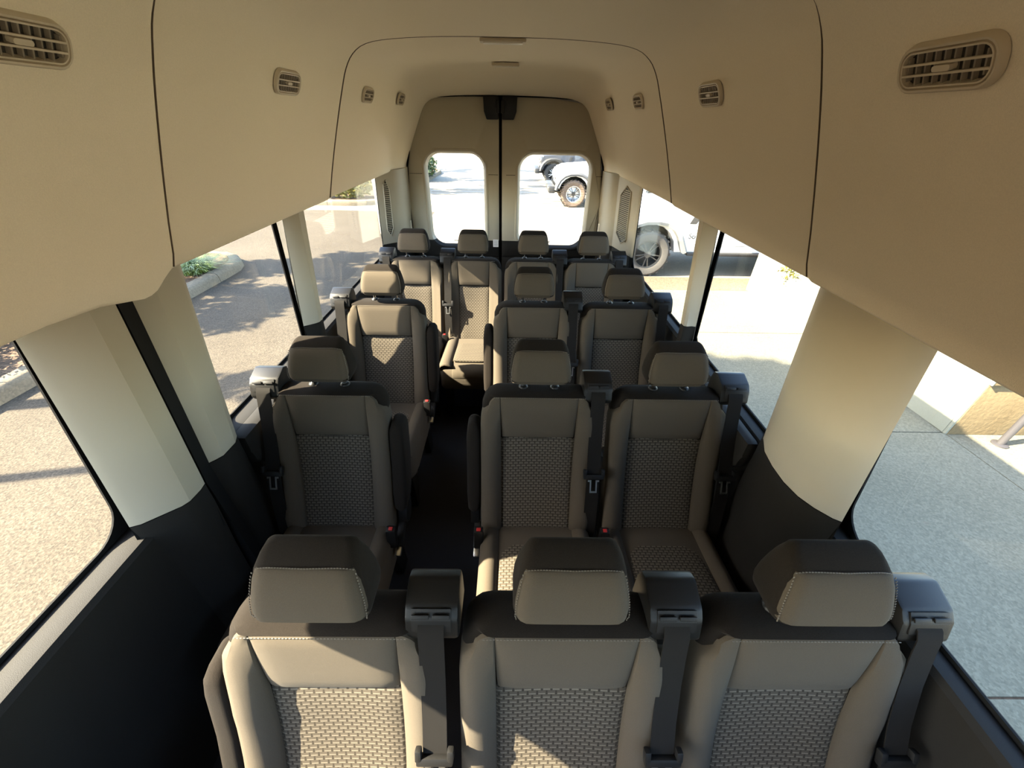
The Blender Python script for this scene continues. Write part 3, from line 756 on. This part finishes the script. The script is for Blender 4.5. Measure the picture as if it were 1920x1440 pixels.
def leaves(mb, n, c, rad, size, rnd, shell=.45):
    for _ in range(n):
        d = Vector((rnd.gauss(0, 1), rnd.gauss(0, 1), rnd.gauss(0, 1))).normalized()*(shell+(1-shell)*rnd.random())
        p = Vector(c)+Vector((d.x*rad[0], d.y*rad[1], d.z*rad[2]))
        a = Vector((rnd.gauss(0, 1), rnd.gauss(0, 1), rnd.gauss(0, .6))).normalized(); b = a.orthogonal().normalized()
        b = (b*math.cos(rnd.random()*6.28)+a.cross(b)*math.sin(rnd.random()*6.28)); q = size*(.6+.8*rnd.random())
        o = len(mb.v); mb.v += [tuple(p-a*q), tuple(p+b*q*.4), tuple(p+a*q), tuple(p-b*q*.4)]; mb.f.append([o, o+1, o+2, o+3])
def bush(name, label, loc, blobs, mt, n, size, seed, cat='bush', group=None):
    rnd = random.Random(seed); t = thing(name, label, cat, loc, 0, group); mb = MB()
    for c, r in blobs: leaves(mb, n, c, r, size, rnd)
    mb.build('foliage', mt, t, kind='stuff')
    st = MB()
    for c, r in blobs: st.tube([(c[0]*.3, c[1]*.3, -.06), (c[0]*.8, c[1]*.8, c[2]*.6), c], [.03, .02, .01], 6)
    st.build('stem', BARK, t); return t
def planter(label, path, fill, h=.15, wdt=.20):
    """curbed bed: path = outer edge left to right of travel, fill = outline of the bed"""
    t = thing('planter_bed', label, 'planter', (path[0][0], path[0][1], GZ)); O = Vector((path[0][0], path[0][1]))
    P = [Vector(p)-O for p in path]
    L_ = [0]
    for a, b in zip(P, P[1:]): L_.append(L_[-1]+(b-a).length)
    def at(d):
        d = max(0, min(L_[-1], d))
        for i in range(len(P)-1):
            if d <= L_[i+1]+1e-9:
                tt = (d-L_[i])/(L_[i+1]-L_[i]); p = P[i].lerp(P[i+1], tt); return p
        return P[-1]
    def frame(d):
        p = at(d); e = (at(d+.05)-at(d-.05)).normalized(); return p, Vector((-e.y, e.x))
    ins = []
    for i in range(41):
        p, nn = frame(.06+(L_[-1]-.12)*i/40); ins.append((p.x+nn.x*.1, p.y+nn.y*.1))
    MB().prism(ins+[(p[0]-O.x, p[1]-O.y) for p in fill], 'z', -.02, h-.04).build('mulch', MULCH, t)
    seg = 1.25; n = max(1, round(L_[-1]/seg))
    for i in range(n):
        a = L_[-1]*i/n+.006; b = L_[-1]*(i+1)/n-.006; rings = []
        for k in range(5):
            p, nn = frame(a+(b-a)*k/4)
            rings.append([(p.x+nn.x*q, p.y+nn.y*q, z) for q, z in ((0, -.02), (.012, h*.6), (.03, h-.02), (.06, h), (wdt, h), (wdt, -.02))])
        MB().loft(rings).build('curb_stone', CURB, t, ang=50)
    return t
def arc(cx, cy, r, a0, a1, n=8): return [(cx+r*math.cos(math.radians(a0+(a1-a0)*i/n)), cy+r*math.sin(math.radians(a0+(a1-a0)*i/n))) for i in range(n+1)]
e1 = [(-4.98, -6), (-4.98, -3), (-4.98, 0), (-4.98, 3)]+[(-4.98, 6.4)]+arc(-5.88, 7.0, .9, 0, 90, 8)+[(-9, 7.9)]
planter('curbed planter bed beside the lane on the left, nearest the van', e1, [(-9, -6)])
e2 = [(-16, 13.3), (-9, 13.45)]+[(-6.5, 13.6)]+arc(-5.2, 14.9, 1.3, 270, 360, 7)+[(-3.75, 19.0), (-3.62, 22.3)]+arc(-5.2, 22.8, 1.6, 0, 90, 6)+[(-16, 24.4)]
planter('curbed planter bed across the lane behind the van', e2, [])
def grass(label, loc, n, h, spread, seed):
    rnd = random.Random(seed); t = thing('ornamental_grass', label, 'grass', loc); mb = MB()
    for _ in range(n):
        a = rnd.random()*6.28; le = h*(.6+.6*rnd.random()); lean = spread*(.3+.9*rnd.random()); bx_, by_ = rnd.gauss(0, .09), rnd.gauss(0, .09)
        d = Vector((math.cos(a), math.sin(a), 0)); sd = Vector((-d.y, d.x, 0))*.0065; o = len(mb.v)
        for k in range(5):
            q = k/4; p = Vector((bx_, by_, -.03))+d*lean*q**1.7+Vector((0, 0, le*(q-.42*q*q*1.3))); ww = (1-q*.9)
            mb.v += [tuple(p-sd*ww), tuple(p+sd*ww)]
        for k in range(4): mb.f.append([o+2*k, o+2*k+1, o+2*k+3, o+2*k+2])
    mb.build('blades', LF_B, t, kind='stuff')
grass('arching green grass clump at the rounded end of the near planter', (-5.50, 6.70, GZ+.11), 1100, .50, .62, 3)
bush('low_shrub', 'low green shrub behind the grass clump in the near planter', (-6.5, 5.6, GZ+.12), [((0, 0, .22), (.4, .45, .22)), ((-.4, .6, .28), (.5, .5, .3))], LF_G, 900, .045, 11)
bush('low_shrub', 'shrub at the left frame edge seen through the front left window', (-6.05, 3.3, GZ+.12), [((0, 0, .25), (.6, .6, .30)), ((-.3, -.9, .25), (.6, .7, .3)), ((-.3, .9, .2), (.5, .5, .25))], LF_G, 900, .05, 12)
for i, (x, y, mt, lab) in enumerate(((-8.6, 14.15, LF_Y, 'leftmost yellow green shrub behind the far curb'), (-7.0, 14.3, LF_Y, 'middle yellow green shrub behind the far curb'), (-5.4, 14.45, LF_Y, 'rightmost yellow green shrub behind the far curb'))):
    bush('yellow_shrub', lab, (x, y, GZ+.12), [((-.1, 0, .30), (.65, .45, .36)), ((.25, .1, .34), (.48, .45, .36))], mt, 1300, .06, 20+i, group='shrubs behind the far curb')
for i, (x, y, lab) in enumerate(((-10.0, 16.4, 'left dark shrub above the yellow shrubs'), (-5.9, 16.6, 'right dark shrub above the yellow shrubs'))):
    bush('dark_shrub', lab, (x, y, GZ+.12), [((0, 0, .6), (.95, .75, .7))], LF_D, 2200, .07, 40+i)
bush('round_shrub', 'round green shrub at the corner of the far planter, seen through the left rear door', (-4.2, 20.3, GZ+.12), [((0, 0, .45), (.85, 1.1, .6)), ((-.7, .6, .6), (.7, .9, .6))], LF_G, 2200, .08, 50)
def tree(label, x, y, h0, h1, r, n, seed, ls=.11):
    rnd = random.Random(seed); t = thing('shade_tree', label, 'tree', (x, y, GZ+.1)); st = MB()
    st.tube([(0, 0, -.1), (.05, 0, h0), (0, .05, (h0+h1)/2), (0, 0, h1*.95)], [.11, .09, .05, .02], 8); st.build('trunk', BARK, t)
    mb = MB(); k = max(3, int((h1-h0)/.55))
    for i in range(k*3):
        z = h0+(h1-h0)*rnd.random(); rr = r*(.35+.65*math.sin(PI*(z-h0)/(h1-h0)*.85+.3)); a = rnd.random()*6.28; q = rr*rnd.random()**.5
        leaves(mb, n//(k*3), (q*math.cos(a), q*math.sin(a), z), (r*.45, r*.45, .32), ls, rnd, .0)
    mb.build('foliage', LF_G, t, kind='stuff')
SX, SY = 1.236, .20
tree('tree in the near planter shading the lane', -8.6, 5.0, 2.4, 6.0, 1.0, 5200, 61)
tree('small tree in the near planter shading the lane', -8.2, 2.45, 2.6, 4.4, .42, 1500, 62, .09)
tree('tree in the near planter throwing shade on the lane behind', -9.6, 6.4, 3.2, 6.6, .75, 3600, 65)
tree('tall tree in the far planter', -7.6, 16.4, 2.5, 8.5, 1.15, 6000, 63)
tree('tall tree in the middle of the far planter', -8.2, 19.4, 2.5, 7.0, .75, 3600, 67)
tree('tall tree at the back of the far planter', -9.5, 23.4, 2.0, 8.5, 1.3, 6000, 64)
rnd = random.Random(66); t = thing('shade_tree', 'unseen slender tall tree added in the near planter to shade the rear left seat', 'tree', (-8.4, 1.32, GZ+.1)); mb = MB()  # unseen, added for its shade: canopy on rear left seat, trunk as pole stripe
MB().tube([(0, 0, -.1), (.02, .0, 3), (0, .05, 6.2), (0, .2, 8.3)], [.055, .055, .045, .02], 8).build('trunk', BARK, t)
for i in range(16): leaves(mb, 330, (rnd.uniform(-.5, .5), .53+rnd.uniform(-.32, .42), rnd.uniform(6.5, 8.5)), (.4, .32, .35), .11, rnd, .0)
mb.build('foliage', LF_G, t, kind='stuff')

# white walled planter on the right
t = thing('garden_wall', 'white rendered planter wall right of the van with a tan end face', 'wall', (4.25, 2.75, GZ))
EW = ground_mat('tan_render', (.125, .091, .048), (.15, .112, .06), .07, 40, .5)
w_ = t
MB().box((1.6, 1.9, .29), (3.2, 3.8, .58), bev=.008).build('base_course', EW, t)
MB().box((1.62, 1.9, .61), (3.24, 3.84, .06), bev=.012).build('ledge', EW, t)
MB().box((1.66, 1.9, .95), (3.2, 3.76, .64), bev=.008).build('upper_wall', EW, t)
MB().box((-.008, 1.905, .288), (.022, 3.80, .572), bev=.004).build('white_face', STUC, t)
MB().box((.045, 1.9, .96), (.022, 3.74, .60), bev=.004).build('white_face', STUC, t)
MB().box((-.012, .10, .26), (.03, .14, .5), bev=.006).build('pilaster', STUC, t)
rnd = random.Random(5)
t = thing('trailing_plant', 'yellow green plant trailing over the white wall', 'plant', (4.27, 5.6, GZ+1.28)); mb = MB(); st = MB()
for i in range(15):
    y = rnd.uniform(-.32, .30); le = rnd.uniform(.5, .95)*(1-abs(y)*.9); x = -.07
    st.tube([(.35, y*.6, .0), (.02, y*.8, .09), (x, y, -.08), (x-.01, y+rnd.gauss(0, .02), -le)], [.008, .007, .005, .003], 5)
    for k in range(34): leaves(mb, 1, (x-.02+rnd.gauss(0, .02), y+rnd.gauss(0, .035), -le*rnd.random()), (.02, .03, .02), .035, rnd)
    leaves(mb, 14, (.2, y, .1), (.2, .1, .08), .05, rnd)
mb.build('foliage', LF_Y, t, kind='stuff'); st.build('stem', LF_G, t)
MB().box((-.004, 1.9, .61), (.014, 3.842, .062), bev=.004).build('white_face', STUC, w_)
t = thing('steel_post', 'grey steel pipe post standing in front of the tan wall end', 'post', (4.62, 2.62, GZ))
MB().tube([(0, 0, -.02), (0, 0, 1.5)], .028, 12).build('pipe', mat('galvanized_steel', (.05, .047, .05), .5, .3), t); MB().lathe([(0, 0), (.06, 0), (.06, .012), (.03, .02), (.0, .02)], (0, 0, 0), 'z', 16).build('foot_plate', mat('galvanized_steel', (0, 0, 0)), t)

LINER = mat('wheel_liner_black', (.006, .006, .006), .9, spec=.1)
# ---- off road cars parked side on behind the van
def car(label, x, y, body, flare, tirem, rimm, spokem):
    t = thing('car', label, 'car', (x, y, GZ), 0)
    R_ = .405; WB = 2.95; W_ = 1.62
    arch = [(.50+0*0, .44)]+[(0+.50*math.cos(a), .42+.50*math.sin(a)) for a in [math.radians(q) for q in (5, 25, 45, 65, 85, 105, 125, 145, 165)]]
    arch2 = [(WB+.50*math.cos(math.radians(q)), .42+.50*math.sin(math.radians(q))) for q in (0, 30, 60, 90, 120, 150, 180)]
    low = [(3.75, .55)]+[(WB+.5, .44)]+arch2+[(WB-.5, .44)]+arch
    poly = [(-.50, .60), (-.52, 1.02), (-.46, 1.10), (.85, 1.18), (3.75, 1.18)]+low
    def inset(z, y_): return y_
    MB().prism(poly, 'y', .10, W_).build('body', body, t, ang=30)
    MB().box((1.5, .86, .62), (1.6, 1.3, .36)).build('underbody', LINER, t)
    for cx in (0, WB): MB().prism([(cx+.60*math.cos(math.radians(q)), .42+.56*math.sin(math.radians(q))) for q in range(0, 181, 20)], 'y', .28, 1.44).build('wheel_liner', LINER, t)
    mb = MB(); mb.loft([[(-.48, .32, 1.06), (-.48, 1.40, 1.06), (-.48, 1.38, 1.12), (-.48, .34, 1.12)], [(-.30, .28, 1.08), (-.30, 1.44, 1.08), (-.30, 1.36, 1.19), (-.30, .36, 1.19)], [(.9, .16, 1.15), (.9, 1.56, 1.15), (.9, 1.48, 1.27), (.9, .24, 1.27)]]); mb.build('hood', body, t)
    g = MB().box((-.53, .86, .86), (.06, 1.16, .42), bev=.02).build('grille', body, t)
    for i in range(7): MB().box((-.562, .86+(i-3)*.085, .88), (.012, .045, .26), bev=.004).build('grille_slot', CARBLK, g)
    for yy in (.40, 1.32):
        h = MB().disc((-.57, yy, .93), .095, .05).build('headlight', CHR, t); MB().disc((-.60, yy, .93), .078, .015).build('lens', LENS, h)
    b_ = MB().box((-.72, .86, .52), (.22, 1.66, .20), bev=.04).build('bumper', CARBLK, t); 
    for yy in (.38, 1.34): MB().disc((-.835, yy, .53), .06, .02).build('fog_lamp', CHR, b_)
    def flr(cx):
        pth = [(cx-.60, .52), (cx-.56, .66), (cx-.47, .82), (cx-.33, .93), (cx-.15, .985), (cx+.06, .99), (cx+.24, .965), (cx+.40, .88), (cx+.52, .74), (cx+.66, .47)]; np_ = len(pth)-1
        rings = []
        for i, (px, pz) in enumerate(pth):
            d = Vector((pth[min(i+1, np_)][0]-pth[max(i-1, 0)][0], pth[min(i+1, np_)][1]-pth[max(i-1, 0)][1])).normalized(); n = Vector((-d.y, d.x))*.05
            rings.append([(px-n.x, yy, pz-n.y) for yy in (-.06, .16)]+[(px+n.x, .16, pz+n.y), (px+n.x*.9, .0, pz+n.y*.9), (px, -.07, pz)])
        MB().loft(rings).build('fender_flare', flare, t, ang=40)
    flr(0); flr(WB)
    for wx, wy in ((0, 0), (WB, 0), (0, W_-.16), (WB, W_-.16)):
        wv = MB().lathe([(.245, .02), (.29, .0), (.36, -.005), (.395, .02), (R_, .06), (R_, .18), (.395, .22), (.36, .245), (.29, .24), (.245, .22), (.245, .02)], (0, 0, 0), 'y', 40).build('wheel', tirem, t)
        wv.location = (wx, wy, R_)
        tb = MB()
        for k in range(40):
            a = 2*PI*k/40; M_ = Matrix.Rotation(-a, 4, 'Y')
            tb.box(M_ @ Vector((R_, .06+.12*(k % 2), 0)), (.022, .10, .04), M_)
        tb.build('tread', tirem, wv, kind='stuff')
        MB().lathe([(.252, .03), (.245, .015), (.225, .02), (.225, .2), (.10, .16), (.0, .16)], (0, 0, 0), 'y', 32).build('rim', rimm, wv)
        sp = MB()
        for k in range(10):
            a = 2*PI*k/10+(.12 if k % 2 else -.12); M_ = Matrix.Rotation(-a, 4, 'Y'); sp.box(M_ @ Vector((.14, .04, 0)), (.20, .03, .019), M_, bev=.006)
        sp.disc((0, .035, 0), .06, .04, 'y'); sp.build('spokes', spokem, wv)
    for k, (x0, x1) in enumerate(((.92, 1.92), (1.96, 2.50))):
        d = MB().prism([(x0, .56), (x1-.12, .56), (x1, .64), (x1, 1.17), (x0, 1.17)], 'y', .085, .105).build('door', body, t, bev=.006)
        MB().box((x1-.14, .075, 1.04), (.14, .02, .035), bev=.008).build('door_handle', CARBLK, d)
    MB().box((1.72, .06, .42), (2.0, .12, .05), bev=.015).build('side_step', CARBLK, t)
    MB().prism([(.66, .93), (.78, .93), (.86, 1.07), (.72, 1.07)], 'y', .088, .104).build('fender_vent', CARBLK, t)
    MB().loft([[(.95, .2, 1.18), (.95, 1.52, 1.18), (3.6, 1.52, 1.18), (3.6, .2, 1.18)], [(1.30, .30, 1.75), (1.30, 1.42, 1.75), (3.5, 1.42, 1.75), (3.5, .30, 1.75)]]).build('window_band', CGLASS, t)
    MB().box((2.4, .86, 1.79), (2.3, 1.2, .09), bev=.03).build('roof', body, t)
    m_ = MB().box((1.05, -.06, 1.24), (.12, .2, .16), bev=.03).build('side_mirror', CARBLK, t)
    return t
A = car('white off road car parked side on, seen through the right side windows', 2.58, 7.16, WPAINT, mat('pale_grey_flare', (.16, .165, .16), .5), mat('grey_tire_rubber', (.06, .056, .05), .9), RIMD, mat('dull_rim_silver', (.05, .048, .045), .45, .3))
fc = bpy.data.curves.new('side_lettering', 'FONT'); fc.body = 'So'; fc.size = .13; fc.extrude = .002; fc.materials.append(CARBLK)
tmp = bpy.data.objects.new('side_lettering', fc); COL.objects.link(tmp); bpy.context.view_layer.update()
lm = bpy.data.meshes.new_from_object(tmp.evaluated_get(bpy.context.evaluated_depsgraph_get())); bpy.data.objects.remove(tmp)
fo = bpy.data.objects.new('side_lettering', lm); COL.objects.link(fo); fo.parent = A; fo.location = (.70, .092, .68); fo.rotation_euler = (PI/2, 0, 0)
car('white off road car with dusty tires, seen through the right rear door', 2.12, 14.0, WPAINT, mat('grey_flare', (.05, .05, .05), .6), TIRED, RIMS, RIMD)
car('dark car parked behind the white car with dusty tires', 1.95, 19.6, GPAINT, CARBLK, TIRE, RIMD, RIMS)
